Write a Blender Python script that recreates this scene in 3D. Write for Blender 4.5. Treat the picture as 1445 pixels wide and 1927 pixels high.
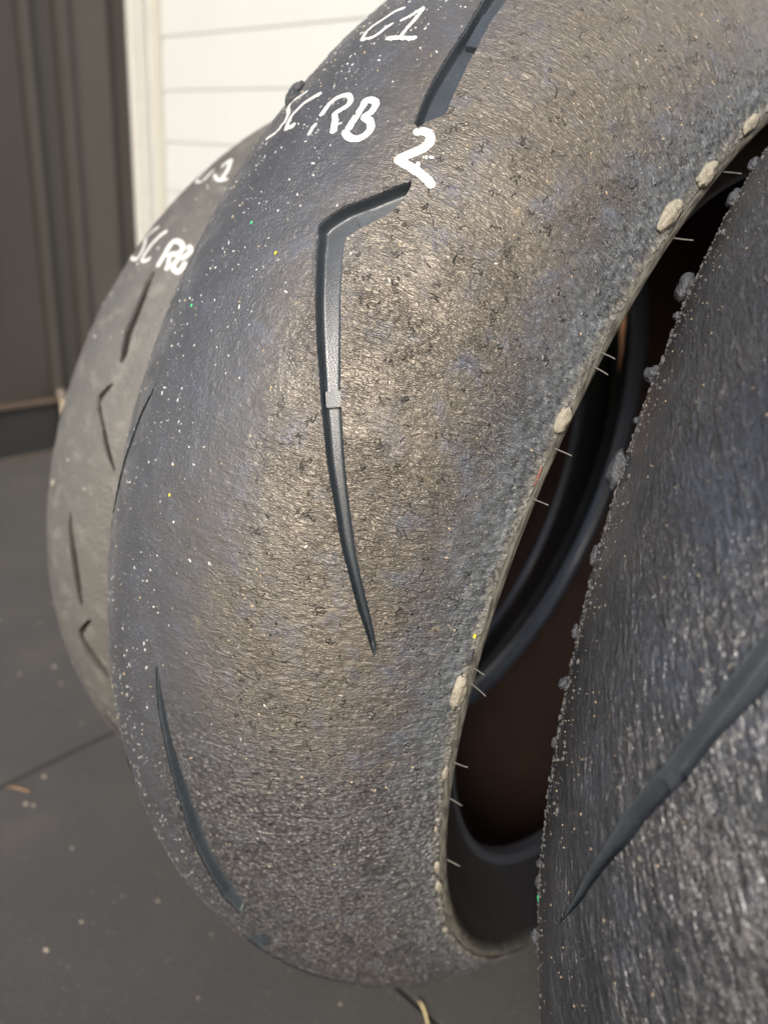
import bpy, bmesh, math, random
import numpy as np
from mathutils import Vector, Matrix

random.seed(7)
RNG = np.random.default_rng(11)
scene = bpy.context.scene
for _o in list(bpy.data.objects):
    bpy.data.objects.remove(_o)

# ------------------------------------------------------------------ camera
cam_data = bpy.data.cameras.new('camera')
cam = bpy.data.objects.new('camera', cam_data)
scene.collection.objects.link(cam)
cam_data.sensor_fit = 'HORIZONTAL'
cam_data.sensor_width = 36.0
cam_data.lens = 1441.08 / 1445.0 * 36.0
cam_data.clip_start = 0.01
cam_data.clip_end = 60
_r = Vector((0.7344826424958724, 0.674495144567305, 0.07477665295672807))
_d = Vector((0.3185931692689138, -0.24542509666059292, -0.9155680828995341))
_f = Vector((-0.5991941591566706, 0.6962921957657354, -0.39515001929426913))
_m = Matrix(((_r.x, -_d.x, -_f.x, 0.2216), (_r.y, -_d.y, -_f.y, -0.4497), (_r.z, -_d.z, -_f.z, 0.5180), (0, 0, 0, 1)))
cam.matrix_world = _m
cam_data.dof.use_dof = True
cam_data.dof.focus_distance = 0.243
cam_data.dof.aperture_fstop = 11.5
scene.camera = cam

# ------------------------------------------------------------------ sky, sun, exposure
SUN_EL, SUN_AZ = math.radians(36), math.radians(-64)    # direction the light comes from: azimuth from +X
sun_dir = Vector((math.cos(SUN_EL) * math.cos(SUN_AZ), math.cos(SUN_EL) * math.sin(SUN_AZ), math.sin(SUN_EL)))
world = bpy.data.worlds.new('World')
scene.world = world
world.use_nodes = True
wn = world.node_tree
wn.nodes.clear()
sky = wn.nodes.new('ShaderNodeTexSky')
sky.sky_type = 'NISHITA'
sky.sun_disc = False
sky.sun_elevation = SUN_EL
sky.sun_rotation = math.pi / 2 - SUN_AZ
sky.air_density = 1.0
sky.dust_density = 4.0
bg = wn.nodes.new('ShaderNodeBackground')
bg.inputs['Strength'].default_value = 0.09
wo = wn.nodes.new('ShaderNodeOutputWorld')
wn.links.new(sky.outputs[0], bg.inputs[0])
wn.links.new(bg.outputs[0], wo.inputs[0])
sd = bpy.data.lights.new('sun', 'SUN')
sd.energy = 1.5
sd.angle = math.radians(14)
sd.color = (1.0, 0.96, 0.90)
sun = bpy.data.objects.new('sun', sd)
scene.collection.objects.link(sun)
sun.rotation_euler = sun_dir.to_track_quat('Z', 'Y').to_euler()
sun.location = sun_dir * 5
scene.view_settings.view_transform = 'Standard'
scene.view_settings.look = 'None'
scene.view_settings.gamma = 1
scene.view_settings.exposure = 1.55

# ------------------------------------------------------------------ object helpers
def link(o):
    scene.collection.objects.link(o)
    return o

def tag(o, label=None, cat=None, group=None, kind=None):
    if label: o['label'] = label
    if cat: o['category'] = cat
    if group: o['group'] = group
    if kind: o['kind'] = kind
    return o

def empty(name, matrix):
    o = link(bpy.data.objects.new(name, None))
    o.empty_display_size = 0.05
    o.matrix_world = matrix
    return o

def np_mesh(name, co, quads, mat, parent=None, uv=None, smooth=True):
    """co (n,3), quads (m,4) or tris (m,3)"""
    me = bpy.data.meshes.new(name)
    k = quads.shape[1]
    me.vertices.add(len(co)); me.vertices.foreach_set('co', co.astype(np.float32).ravel())
    me.loops.add(quads.size); me.loops.foreach_set('vertex_index', quads.astype(np.int32).ravel())
    me.polygons.add(len(quads))
    me.polygons.foreach_set('loop_start', np.arange(0, quads.size, k, dtype=np.int32))
    me.polygons.foreach_set('loop_total', np.full(len(quads), k, dtype=np.int32))
    me.polygons.foreach_set('use_smooth', np.full(len(quads), smooth))
    if uv is not None:
        l = me.uv_layers.new(name='UVMap')
        l.data.foreach_set('uv', uv[quads.ravel()].astype(np.float32).ravel())
    me.update(calc_edges=True)
    me.materials.append(mat)
    o = link(bpy.data.objects.new(name, me))
    if parent: o.parent = parent
    return o

def bm_obj(name, bm, mat, parent=None, smooth=False):
    me = bpy.data.meshes.new(name)
    bm.to_mesh(me); bm.free()
    if smooth:
        for p in me.polygons: p.use_smooth = True
    me.materials.append(mat)
    o = link(bpy.data.objects.new(name, me))
    if parent: o.parent = parent
    return o

def box_bm(x0, x1, y0, y1, z0, z1, bevel=0.0, seg=2):
    bm = bmesh.new()
    bmesh.ops.create_cube(bm, size=1)
    for v in bm.verts:
        v.co = Vector((x0 + (v.co.x + .5) * (x1 - x0), y0 + (v.co.y + .5) * (y1 - y0), z0 + (v.co.z + .5) * (z1 - z0)))
    if bevel:
        bmesh.ops.bevel(bm, geom=bm.edges[:], offset=bevel, segments=seg, affect='EDGES')
    return bm

# ------------------------------------------------------------------ numpy noise (value-gradient lattice)
_perm = RNG.permutation(4096)
_ang = RNG.random(4096) * 2 * np.pi
_gx, _gy = np.cos(_ang), np.sin(_ang)
def pn(x, y, seed=0):
    x = np.asarray(x, float); y = np.asarray(y, float)
    ix = np.floor(x).astype(np.int64); iy = np.floor(y).astype(np.int64)
    fx = x - ix; fy = y - iy
    def g(a, b, dx, dy):
        h = _perm[(_perm[(a + seed * 57) & 4095] + b) & 4095]
        return _gx[h] * dx + _gy[h] * dy
    u = fx * fx * fx * (fx * (fx * 6 - 15) + 10); v = fy * fy * fy * (fy * (fy * 6 - 15) + 10)
    a = g(ix, iy, fx, fy) * (1 - u) + g(ix + 1, iy, fx - 1, fy) * u
    b = g(ix, iy + 1, fx, fy - 1) * (1 - u) + g(ix + 1, iy + 1, fx - 1, fy - 1) * u
    return (a * (1 - v) + b * v) * 1.5
def fbm(x, y, seed=0, oct=3):
    s = 0; a = 1.0
    for i in range(oct):
        s = s + a * pn(x * 2 ** i, y * 2 ** i, seed + i); a *= .5
    return s
def sstep(a, b, x):
    t = np.clip((x - a) / (b - a), 0, 1)
    return t * t * (3 - 2 * t)

# ------------------------------------------------------------------ node helpers
class NT:
    def __init__(s, name):
        s.m = bpy.data.materials.new(name); s.m.use_nodes = True
        s.t = s.m.node_tree; s.t.nodes.clear()
        s.out = s.n('ShaderNodeOutputMaterial'); s.p = s.n('ShaderNodeBsdfPrincipled')
        s.l(s.p.outputs[0], s.out.inputs[0])
    def n(s, k, **kw):
        x = s.t.nodes.new(k)
        for a, b in kw.items(): setattr(x, a, b)
        return x
    def l(s, a, b): s.t.links.new(a, b)
    def setv(s, sock, v):
        if hasattr(v, 'is_linked') or hasattr(v, 'links'): s.l(v, sock)
        else: sock.default_value = v
    def math(s, op, a, b=0.0, c=None, clamp=False):
        x = s.n('ShaderNodeMath', operation=op, use_clamp=clamp)
        s.setv(x.inputs[0], a); s.setv(x.inputs[1], b)
        if c is not None: s.setv(x.inputs[2], c)
        return x.outputs[0]
    def ramp(s, v, lo, hi, a=0.0, b=1.0):
        x = s.n('ShaderNodeMapRange', interpolation_type='SMOOTHSTEP')
        s.setv(x.inputs[0], v)
        for i, q in zip((1, 2, 3, 4), (lo, hi, a, b)): x.inputs[i].default_value = q
        return x.outputs[0]
    def noise(s, vec, scale, detail=3.0, rough=.55, dist=0.0):
        x = s.n('ShaderNodeTexNoise'); x.inputs['Scale'].default_value = scale
        x.inputs['Detail'].default_value = detail; x.inputs['Roughness'].default_value = rough
        x.inputs['Distortion'].default_value = dist
        s.l(vec, x.inputs['Vector']); return x.outputs[0]
    def voro(s, vec, scale, feature='F1'):
        x = s.n('ShaderNodeTexVoronoi', feature=feature); x.inputs['Scale'].default_value = scale
        s.l(vec, x.inputs['Vector']); return x
    def map(s, vec, sc, rot=0.0, loc=(0, 0, 0)):
        x = s.n('ShaderNodeMapping'); x.inputs['Scale'].default_value = sc
        x.inputs['Rotation'].default_value = (0, 0, rot); x.inputs['Location'].default_value = loc
        s.l(vec, x.inputs[0]); return x.outputs[0]
    def rmap(s, vec, rot, sc):
        return s.map(s.map(vec, (1, 1, 1), rot), sc)
    def mix(s, f, a, b, mode='MIX'):
        x = s.n('ShaderNodeMix', data_type='RGBA', blend_type=mode)
        s.setv(x.inputs[0], f)
        for sock, v in ((x.inputs[6], a), (x.inputs[7], b)):
            if isinstance(v, tuple): sock.default_value = (*v, 1)
            else: s.l(v, sock)
        return x.outputs[2]
    def bump(s, h, dist, strength=1.0, nrm=None):
        x = s.n('ShaderNodeBump'); x.inputs['Distance'].default_value = dist
        s.setv(x.inputs['Strength'], strength); s.l(h, x.inputs['Height'])
        if nrm: s.l(nrm, x.inputs['Normal'])
        return x.outputs[0]
    def col(s, c):
        if isinstance(c, tuple): s.p.inputs['Base Color'].default_value = (*c, 1)
        else: s.l(c, s.p.inputs['Base Color'])
    def set(s, **kw):
        for a, b in kw.items(): s.setv(s.p.inputs[a.replace('_', ' ')], b)

def simple(name, c, rough=.6, noise_scale=0, amt=.2, metallic=0.0, bump=0.0, spec=.5):
    t = NT(name)
    tc = t.n('ShaderNodeTexCoord').outputs['Object']
    if noise_scale:
        n = t.noise(tc, noise_scale, 4)
        t.col(t.mix(n, tuple(x * (1 - amt) for x in c), tuple(min(1, x * (1 + amt)) for x in c)))
        if bump: t.l(t.bump(n, bump), t.p.inputs['Normal'])
    else: t.col(c)
    t.set(Roughness=rough, Metallic=metallic)
    t.p.inputs['Specular IOR Level'].default_value = spec
    return t.m

# outlines measured on the tyres: (angle round the axle in degrees, distance from the centre line in mm)
B_GROOVE=[[35.79,41.57],[35.25,38.66],[34.65,35.84],[34.05,32.96],[33.5,29.85],[32.96,26.62],[32.26,23.71],[31.74,21.93],[31.23,21.09],[30.65,23.09],[29.93,24.64],[28.47,28.54],[27.28,31.64],[25.9,35.46],[23.42,42.14],[22.03,45.59],[20.64,49.05],[18.75,53.33],[17.34,56.81],[15.88,60.12],[14.17,63.74],[12.42,67.8],[10.68,71.37],[9.21,74.63],[8.01,76.88],[7.14,78.65],[8.09,78.48],[8.96,77.18],[10.39,74.86],[11.97,71.86],[13.57,68.61],[15.35,65.33],[16.97,62.26],[18.64,58.85],[20.57,54.96],[22.46,50.93],[24.36,46.99],[26.26,42.94],[27.59,39.7],[28.78,36.97],[30.24,33.67],[30.84,32.46],[31.22,32.12],[31.61,33.55],[31.83,34.13],[32.5,36.86],[32.79,38.16],[33.49,40.66],[34.13,41.82],[34.6,42.26],[35.38,42.16]]
A_LOW=[[1.77,8.4],[0.67,8.74],[-1.74,10.44],[-3.9,13.76],[-6.54,16.21],[-9.58,19.65],[-13.07,22.44],[-16.3,26.05],[-19.73,29.32],[-21.67,34.31],[-19.57,38.39],[-16.4,33.66],[-12.59,28.91],[-9.42,25.8],[-6.7,21.61],[-4.16,17.95],[-1.59,14.17],[0.47,11.1],[1.86,9.43]]
A_GROOVE=[[61.8,9.2],[60.7,9.0],[58.3,10.6],[56.1,13.8],[53.5,17.0],[51.2,20.3],[49.58,22.06],[49.06,22.8],[47.96,23.83],[46.94,25.13],[46.06,25.7],[45.01,26.51],[43.63,27.4],[42.42,28.21],[41.29,29.28],[40.11,30.74],[39.13,32.08],[38.97,34.17],[39.54,35.0],[40.04,37.3],[40.47,38.8],[40.91,38.47],[41.98,37.2],[43.27,35.94],[44.44,34.53],[45.49,33.76],[46.55,32.38],[48.22,30.61],[49.49,29.89],[50.18,29.51],[52.3,26.5],[54.5,22.3],[56.5,18.6],[58.8,14.6],[60.6,11.4]]
FRONT_GROOVES=[[[34.96,8.09],[33.59,8.16],[31.53,9.73],[29.5,10.81],[27.74,11.44],[26.15,14.2],[24.71,16.98],[24.7,18.55],[25.52,19.54],[27.44,18.16],[29.61,16.39],[31.7,14.42],[33.54,11.96],[34.82,10.51]],[[22.51,17.4],[21.51,13.6],[20.47,10.89],[19.38,13.02],[18.05,18.65],[16.39,22.92],[14.89,27.7],[13.54,32.92],[14.05,32.97],[15.59,28.71],[17.19,23.8],[18.58,19.2],[19.96,14.33],[21.03,15.59],[22.21,18.49]],[[7.41,9.15],[5.25,9.62],[1.62,12.78],[-1.5,16.1],[-3.62,18.46],[-3.24,20.64],[0.12,19.37],[3.17,16.09],[5.48,12.72],[7.33,10.62]],[[-4.78,24.24],[-6.0,18.84],[-7.34,13.7],[-8.62,14.05],[-10.59,19.01],[-12.41,24.53],[-13.51,28.54],[-12.71,30.16],[-11.11,26.05],[-9.36,21.23],[-7.63,17.38],[-6.33,21.33],[-5.24,25.04]]]
MARKS={"G":[[[[48.29,-8.47],[48.05,-11.35],[47.6,-13.32],[47.13,-15.88],[46.65,-17.79],[45.95,-17.73],[45.28,-15.62],[45.2,-12.5],[45.39,-9.84],[45.85,-8.54],[46.22,-7.99],[46.52,-6.54]],7]],"one":[[[[46.89,-2.47],[47.33,-0.4],[47.78,0.78],[48.13,2.12],[47.09,3.21],[46.31,3.44],[45.65,3.64],[45.12,4.34]],7],[[[45.07,-1.15],[45.12,3.31],[45.11,6.91],[45.23,10.08]],9]],"S":[[[[40.98,-29.78],[40.74,-34.67],[40.57,-38.12],[39.94,-36.51],[39.11,-31.03],[38.36,-28.86],[37.76,-29.33],[37.38,-31.31],[37.17,-35.02]],7]],"C":[[[[40.24,-15.41],[39.94,-18.92],[39.66,-22.09],[39.17,-23.67],[38.65,-24.51],[37.99,-23.29],[37.57,-21.88]],8],[[[37.55,-21.13],[37.71,-18.34]],9]],"comma":[[[[37.66,-4.77],[36.98,-4.85]],7]],"R":[[[[38.52,-5.27],[39.19,-5.18],[39.63,-4.33],[39.98,-2.13],[40.08,1.05],[39.77,3.67],[39.34,4.18],[38.94,2.35],[38.63,1.0],[38.3,2.34]],9],[[[38.06,3.43],[37.77,4.4],[37.37,5.6]],11]],"B":[[[[37.74,11.01],[38.29,10.92],[38.86,10.72],[39.5,10.63],[39.77,9.96],[39.94,10.94],[39.9,13.89],[39.6,15.4],[39.09,15.38],[38.69,14.17],[38.47,17.26],[38.01,19.3],[37.51,18.89],[37.13,16.46],[37.13,13.37],[37.38,10.77]],11]],"two":[[[[38.76,34.6],[38.89,35.44],[38.95,37.11],[38.8,38.81],[38.48,39.62],[38.14,39.44],[37.78,38.55],[37.41,36.92],[37.06,35.5],[36.68,34.34],[36.59,36.93],[36.53,39.25],[36.46,41.51],[36.37,43.55],[36.27,45.27],[36.13,46.64]],17],[[[37.47,40.38],[37.4,40.61]],3],[[[37.58,41.16],[37.48,41.46]],4],[[[37.63,42.3],[37.68,43.02]],5],[[[36.96,40.15],[36.81,40.5]],7]]}
FRONT_MARKS={"G":[[[[52.1,-27.37],[51.04,-28.01],[49.31,-24.58],[47.99,-23.45],[47.16,-19.05],[47.12,-13.35],[47.82,-12.19],[48.56,-12.32],[49.01,-12.46]],7]],"one":[[[[49.86,-4.36],[50.49,-3.91],[50.89,-2.59],[49.44,2.79],[48.35,4.8],[47.76,5.65]],10],[[[48.25,-2.84],[47.68,2.37],[47.65,6.22],[48.0,8.7]],9]],"S":[[[[40.07,-15.21],[39.42,-20.26],[38.61,-21.91],[37.71,-15.81],[36.79,-12.88],[36.01,-12.24],[35.65,-15.79],[36.17,-28.2]],10]],"C":[[[[39.62,-2.39],[38.97,-5.0],[38.01,-6.92],[37.1,-7.34],[36.21,-7.01],[35.68,-5.97],[35.68,-2.22],[36.06,-0.7]],9]],"R":[[[[35.77,9.13],[36.96,8.98],[38.13,8.11],[38.86,9.11],[38.92,13.52],[38.43,17.34],[37.69,16.54],[37.32,12.91]],12],[[[37.16,12.21],[36.27,15.08],[35.69,15.98]],10]],"B":[[[[38.87,19.88],[38.61,21.95],[37.66,21.35],[37.34,19.04],[36.53,18.41],[36.04,18.95],[35.85,22.99],[36.34,23.64],[36.99,23.66]],11]]}
LUMPS=[[[58.13,98.41],26,50],[[50.54,98.4],36,52],[[45.07,97.01],38,66],[[27.33,98.4],34,40],[[4.87,97.37],34,60],[[7.96,97.81],16,26],[[-3.26,98.41],14,26],[[-15.48,98.41],16,34],[[-18.82,98.4],18,30],[[-28.28,97.62],16,18],[[44.37,87.52],14,14],[[-9.94,97.76],10,16]]

# ------------------------------------------------------------------ materials
def rubber_worn(name, kind):
    """UV = (arc length round the tyre, arc length across it) in metres"""
    t = NT(name)
    uv = t.n('ShaderNodeUVMap').outputs[0]
    sep = t.n('ShaderNodeSeparateXYZ'); t.l(uv, sep.inputs[0])
    u, v = sep.outputs[0], sep.outputs[1]
    warp = t.n('ShaderNodeTexNoise'); warp.inputs['Scale'].default_value = 130; t.l(uv, warp.inputs['Vector'])
    va = t.n('ShaderNodeVectorMath', operation='MULTIPLY_ADD'); t.l(warp.outputs['Color'], va.inputs[0])
    va.inputs[1].default_value = (.0016, .0016, 0); t.l(uv, va.inputs[2]); wv = va.outputs[0]
    big = t.noise(uv, 22, 3); mid = t.noise(wv, 75, 4, .6); small = t.noise(uv, 420, 3, .65)
    fine = t.noise(uv, 1500, 2, .6)
    wide = t.noise(t.map(uv, (1, 1, 1), 0, (3.1, 1.7, 0)), 38, 4, .6)
    if kind == 'main':
        grey = t.mix(wide, (.030, .0315, .0355), (.058, .060, .066))
        brown = t.mix(t.ramp(small, .2, .8), (.044, .040, .034), (.084, .074, .060))
        blue = (.058, .070, .105)
        # worn, sun-baked brown band on the shoulder; cooler band near the centre line and at the edge
        band = t.math('MULTIPLY', t.ramp(t.math('ADD', v, t.math('MULTIPLY', t.math('SUBTRACT', big, .5), .09)), -.004, .062),
                      t.ramp(t.math('ADD', v, t.math('MULTIPLY', t.math('SUBTRACT', mid, .5), .05)), .118, .080))
        band = t.math('MULTIPLY', band, t.ramp(t.math('ADD', u, t.math('MULTIPLY', t.math('SUBTRACT', big, .5), .10)), -.055, .045, .25, 1))
        c = t.mix(band, grey, brown)
        bl = t.math('MULTIPLY', t.ramp(mid, .50, .72), t.ramp(small, .38, .62, .3, 1))
        c = t.mix(t.math('MULTIPLY', bl, t.ramp(v, -.02, .07, .45, .75)), c, blue)
        edge = t.ramp(t.math('ADD', v, t.math('MULTIPLY', t.math('SUBTRACT', mid, .5), .030)), .099, .121)
        c = t.mix(t.math('MULTIPLY', edge, t.ramp(small, .35, .62, .2, .8)), c, t.mix(small, (.042, .060, .082), (.150, .165, .165)))
        crust = t.ramp(t.math('ADD', v, t.math('MULTIPLY', t.math('SUBTRACT', small, .5), .006)), .1200, .1245)
        c = t.mix(t.math('MULTIPLY', crust, t.ramp(small, .3, .6, .1, .7)), c, (.20, .185, .15))
        # ochre dust blotches
        och = t.math('MULTIPLY', t.ramp(t.noise(t.map(uv, (1, 1, 1), .5, (.7, .2, 0)), 55, 3, .6), .66, .76), t.ramp(small, .4, .6))
        c = t.mix(t.math('MULTIPLY', och, .55), c, (.20, .15, .085))
        # pale mineral film on the far shoulder
        film = t.ramp(t.math('ADD', v, t.math('MULTIPLY', t.math('SUBTRACT', mid, .5), .02)), -.018, -.045)
        c = t.mix(t.math('MULTIPLY', film, t.ramp(mid, .35, .6, .2, .7)), c, (.13, .13, .125))
        rough = t.ramp(mid, .3, .7, .35, .48)
    elif kind == 'right':
        grey = t.mix(wide, (.017, .018, .022), (.036, .038, .043))
        c = t.mix(t.math('MULTIPLY', t.ramp(big, .45, .7), .35), grey, (.070, .063, .054))
        c = t.mix(t.math('MULTIPLY', t.ramp(wide, .5, .68), .35), c, (.050, .060, .080))
        c = t.mix(t.math('MULTIPLY', t.ramp(t.noise(uv, 500, 2, .6), .66, .76), .6), c, (.18, .165, .13))
        rough = t.math('SUBTRACT', t.ramp(mid, .3, .7, .33, .43), t.ramp(v, -.105, -.045, 0, .13))
    else:
        c = t.mix(wide, (.056, .054, .048), (.094, .091, .081))
        c = t.mix(t.math('MULTIPLY', t.ramp(mid, .5, .7), .5), c, (.15, .145, .13))
        rough = t.ramp(mid, .3, .7, .5, .65)
    # grain: ridges that run across the tread; scuffed crests and their glints painted pale, furrow shade painted dark
    if kind == 'main':
        w0 = t.noise(t.rmap(wv, .06, (1, .26, 1)), 620, 2, .5, .35)
        w1 = t.noise(t.rmap(wv, .14, (1, .34, 1)), 900, 1, .5, .2)
        cr = t.math('MINIMUM', t.ramp(t.math('ABSOLUTE', t.math('SUBTRACT', w0, .5)), 0, .075), t.ramp(t.math('ABSOLUTE', t.math('SUBTRACT', w1, .5)), -.03, .085))
        wr = t.math('ADD', t.math('MULTIPLY', cr, .22), w0)
        wr2 = t.noise(t.rmap(wv, .12, (1, .42, 1)), 520, 3, .6, .4)
    else:
        w0 = t.noise(t.rmap(wv, .52, (.26, 1, 1)), 560, 1.5, .5, .5)
        w1 = t.noise(t.rmap(wv, .60, (.5, 1, 1)), 900, 1, .5, .3)
        cr = t.math('MINIMUM', t.ramp(t.math('ABSOLUTE', t.math('SUBTRACT', w0, .5)), 0, .08), t.ramp(t.math('ABSOLUTE', t.math('SUBTRACT', w1, .5)), -.03, .085))
        wr = t.math('ADD', t.math('MULTIPLY', cr, .22), w0)
        wr2 = t.noise(t.rmap(wv, .48, (.3, 1, 1)), 330, 2, .5, .4)
    # short torn scabs: a thin curved dark line with one side standing proud
    cn = t.noise(wv, 190, 2, .5, .8); cm = t.noise(t.map(uv, (1, 1, 1), 0, (5.2, 1.1, 0)), 190, 2, .5)
    msk = t.math('MULTIPLY', t.ramp(cm, .57, .66), t.ramp(v, .022, .05) if kind == 'main' else t.ramp(v, -.12, -.10))
    line = t.math('MULTIPLY', t.ramp(t.math('ABSOLUTE', t.math('SUBTRACT', cn, .5)), .026, .004), msk)
    step = t.math('MULTIPLY', t.ramp(cn, .44, .502), t.math('MULTIPLY', t.ramp(cn, .53, .503), msk))
    if kind == 'main':
        wm = t.math('MULTIPLY', t.ramp(v, .006, .060, .22, 1), t.ramp(big, .30, .60, .55, 1))
        c = t.mix(t.math('MULTIPLY', t.ramp(cr, .55, .0), t.math('MULTIPLY', wm, t.ramp(wide, .35, .6, .35, .75))), c, (.026, .024, .023))  # crease shade painted into the colour
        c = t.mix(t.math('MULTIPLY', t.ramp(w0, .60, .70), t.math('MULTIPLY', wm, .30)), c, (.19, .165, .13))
        c = t.mix(t.math('MULTIPLY', t.ramp(fine, .46, .34), t.ramp(v, .03, -.004, .2, .55)), c, (.022, .022, .024))
        c = t.mix(t.math('MULTIPLY', line, .35), c, (.016, .012, .013))
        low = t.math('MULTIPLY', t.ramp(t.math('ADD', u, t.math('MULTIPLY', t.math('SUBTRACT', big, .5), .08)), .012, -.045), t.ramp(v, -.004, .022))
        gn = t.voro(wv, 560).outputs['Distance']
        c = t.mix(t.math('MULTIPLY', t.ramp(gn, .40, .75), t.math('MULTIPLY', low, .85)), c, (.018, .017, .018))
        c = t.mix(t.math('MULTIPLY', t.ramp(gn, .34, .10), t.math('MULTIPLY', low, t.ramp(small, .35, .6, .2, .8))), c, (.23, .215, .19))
    elif kind == 'right':
        c = t.mix(t.ramp(v, -.075, -.112, 0, .55), c, (.014, .014, .016))  # shade painted in: darker towards the left edge
        c = t.mix(t.math('MULTIPLY', t.ramp(cr, .6, .0), .7), c, (.012, .012, .014))  # shade of the creases painted dark
        c = t.mix(t.math('MULTIPLY', line, .5), c, (.012, .012, .013))
        c = t.mix(t.math('MULTIPLY', t.ramp(w0, .60, .72), t.ramp(mid, .42, .66, .05, .5)), c, (.16, .155, .14))  # patchy pale glints painted on the ridge crests
    # specks of dust caught in the grain
    sp = t.ramp(fine, .64, .74)
    c = t.mix(t.math('MULTIPLY', sp, .10 if kind != 'front' else .15), c, (.30, .27, .22))
    t.col(c); t.set(Roughness=rough)
    t.p.inputs['Specular IOR Level'].default_value = .5 if kind == 'front' else .8
    if kind == 'main':
        t.l(t.mix(band, (.98, .98, .98), (1.0, .90, .76)), t.p.inputs['Specular Tint'])
        n = t.bump(wr, .0010, t.math('MULTIPLY', wm, t.ramp(wide, .3, .6, .55, 1)))
        n = t.bump(wr2, .0013, t.math('MULTIPLY', wm, .6), n)
        n = t.bump(step, .0007, 1.0, n)
        n = t.bump(gn, .0016, t.math('MULTIPLY', low, -1.0), n)
        n = t.bump(small, .0006, .35, n)
        n = t.bump(t.noise(wv, 1000, 3, .6), .0009, t.ramp(v, .030, -.004, .12, .75), n)
        n = t.bump(mid, .0022, .35, n)
    elif kind == 'right':
        n = t.bump(wr, .0009, t.math('MULTIPLY', t.ramp(v, -.112, -.080, .25, 1), t.ramp(big, .35, .6, .5, 1))); n = t.bump(wr2, .0010, t.ramp(v, -.112, -.080, .3, 1), n)
        n = t.bump(mid, .0030, .5, n)
    else:
        n = t.bump(small, .0016, .7)
    t.l(n, t.p.inputs['Normal'])
    return t.m

M_MAIN = rubber_worn('worn_rubber_shoulder', 'main')
M_RIGHT = rubber_worn('worn_rubber_dark', 'right')
M_FRONT = rubber_worn('worn_rubber_dusty', 'front')

def groove_mat(name, c, rough):
    t = NT(name)
    o = t.n('ShaderNodeTexCoord').outputs['Object']
    n1 = t.noise(o, 60, 3); n2 = t.noise(o, 2500, 2, .6)
    cc = t.mix(n1, tuple(x * .8 for x in c), tuple(x * 1.3 for x in c))
    cc = t.mix(t.ramp(n2, .68, .76), cc, (.22, .20, .17))
    t.col(cc); t.set(Roughness=t.ramp(n1, .3, .7, rough - .05, rough + .08))
    t.l(t.bump(n2, .0002, .5), t.p.inputs['Normal'])
    return t.m
M_GROOVE = groove_mat('moulded_rubber_groove', (.030, .036, .042), .27)
M_GROOVE_F = groove_mat('moulded_rubber_groove_dusty', (.028, .025, .021), .45)

def side_mat():
    t = NT('sidewall_rubber')
    uv = t.n('ShaderNodeUVMap').outputs[0]
    n = t.noise(t.map(uv, (.15, 1, 1)), 900, 3); b = t.noise(uv, 60, 3)
    sep = t.n('ShaderNodeSeparateXYZ'); t.l(uv, sep.inputs[0])
    dust = t.ramp(t.math('ADD', sep.outputs[1], t.math('MULTIPLY', t.math('SUBTRACT', b, .5), .010)), .013, .001)
    c = t.mix(b, (.011, .011, .012), (.019, .019, .019))
    c = t.mix(t.math('MULTIPLY', dust, t.ramp(n, .35, .65, .2, .8)), c, (.15, .145, .12))
    t.col(c); t.set(Roughness=.6); t.p.inputs['Specular IOR Level'].default_value = .2
    t.l(t.bump(n, .0006, .7), t.p.inputs['Normal'])
    return t.m
M_SIDE = side_mat()
M_LINER = simple('inner_liner_rubber', (.026, .014, .009), .75, 40, .3, spec=.2)
M_BEAD = simple('bead_rubber', (.040, .043, .052), .27, 60, .25)
M_PAINT = simple('white_paint_marker', (.43, .43, .41), .6, 500, .3, bump=.0003)
M_SPECK = simple('white_paint_speck', (.34, .34, .32), .35, 260, .7)
M_LUMP_Y = simple('sun_bleached_rubber_lump', (.20, .185, .145), .75, 500, .7, bump=.0012)
M_LUMP_D = simple('dark_rubber_lump', (.038, .040, .046), .55, 700, .6, bump=.0012)
M_GREEN = simple('green_paint_fleck', (.05, .42, .16), .5, 900, .2)
M_RED = simple('red_paint_fleck', (.16, .025, .018), .5)
M_YEL = simple('yellow_paint_fleck', (.55, .45, .03), .5)
M_WHISK = simple('rubber_whisker', (.09, .085, .075), .45)

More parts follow.
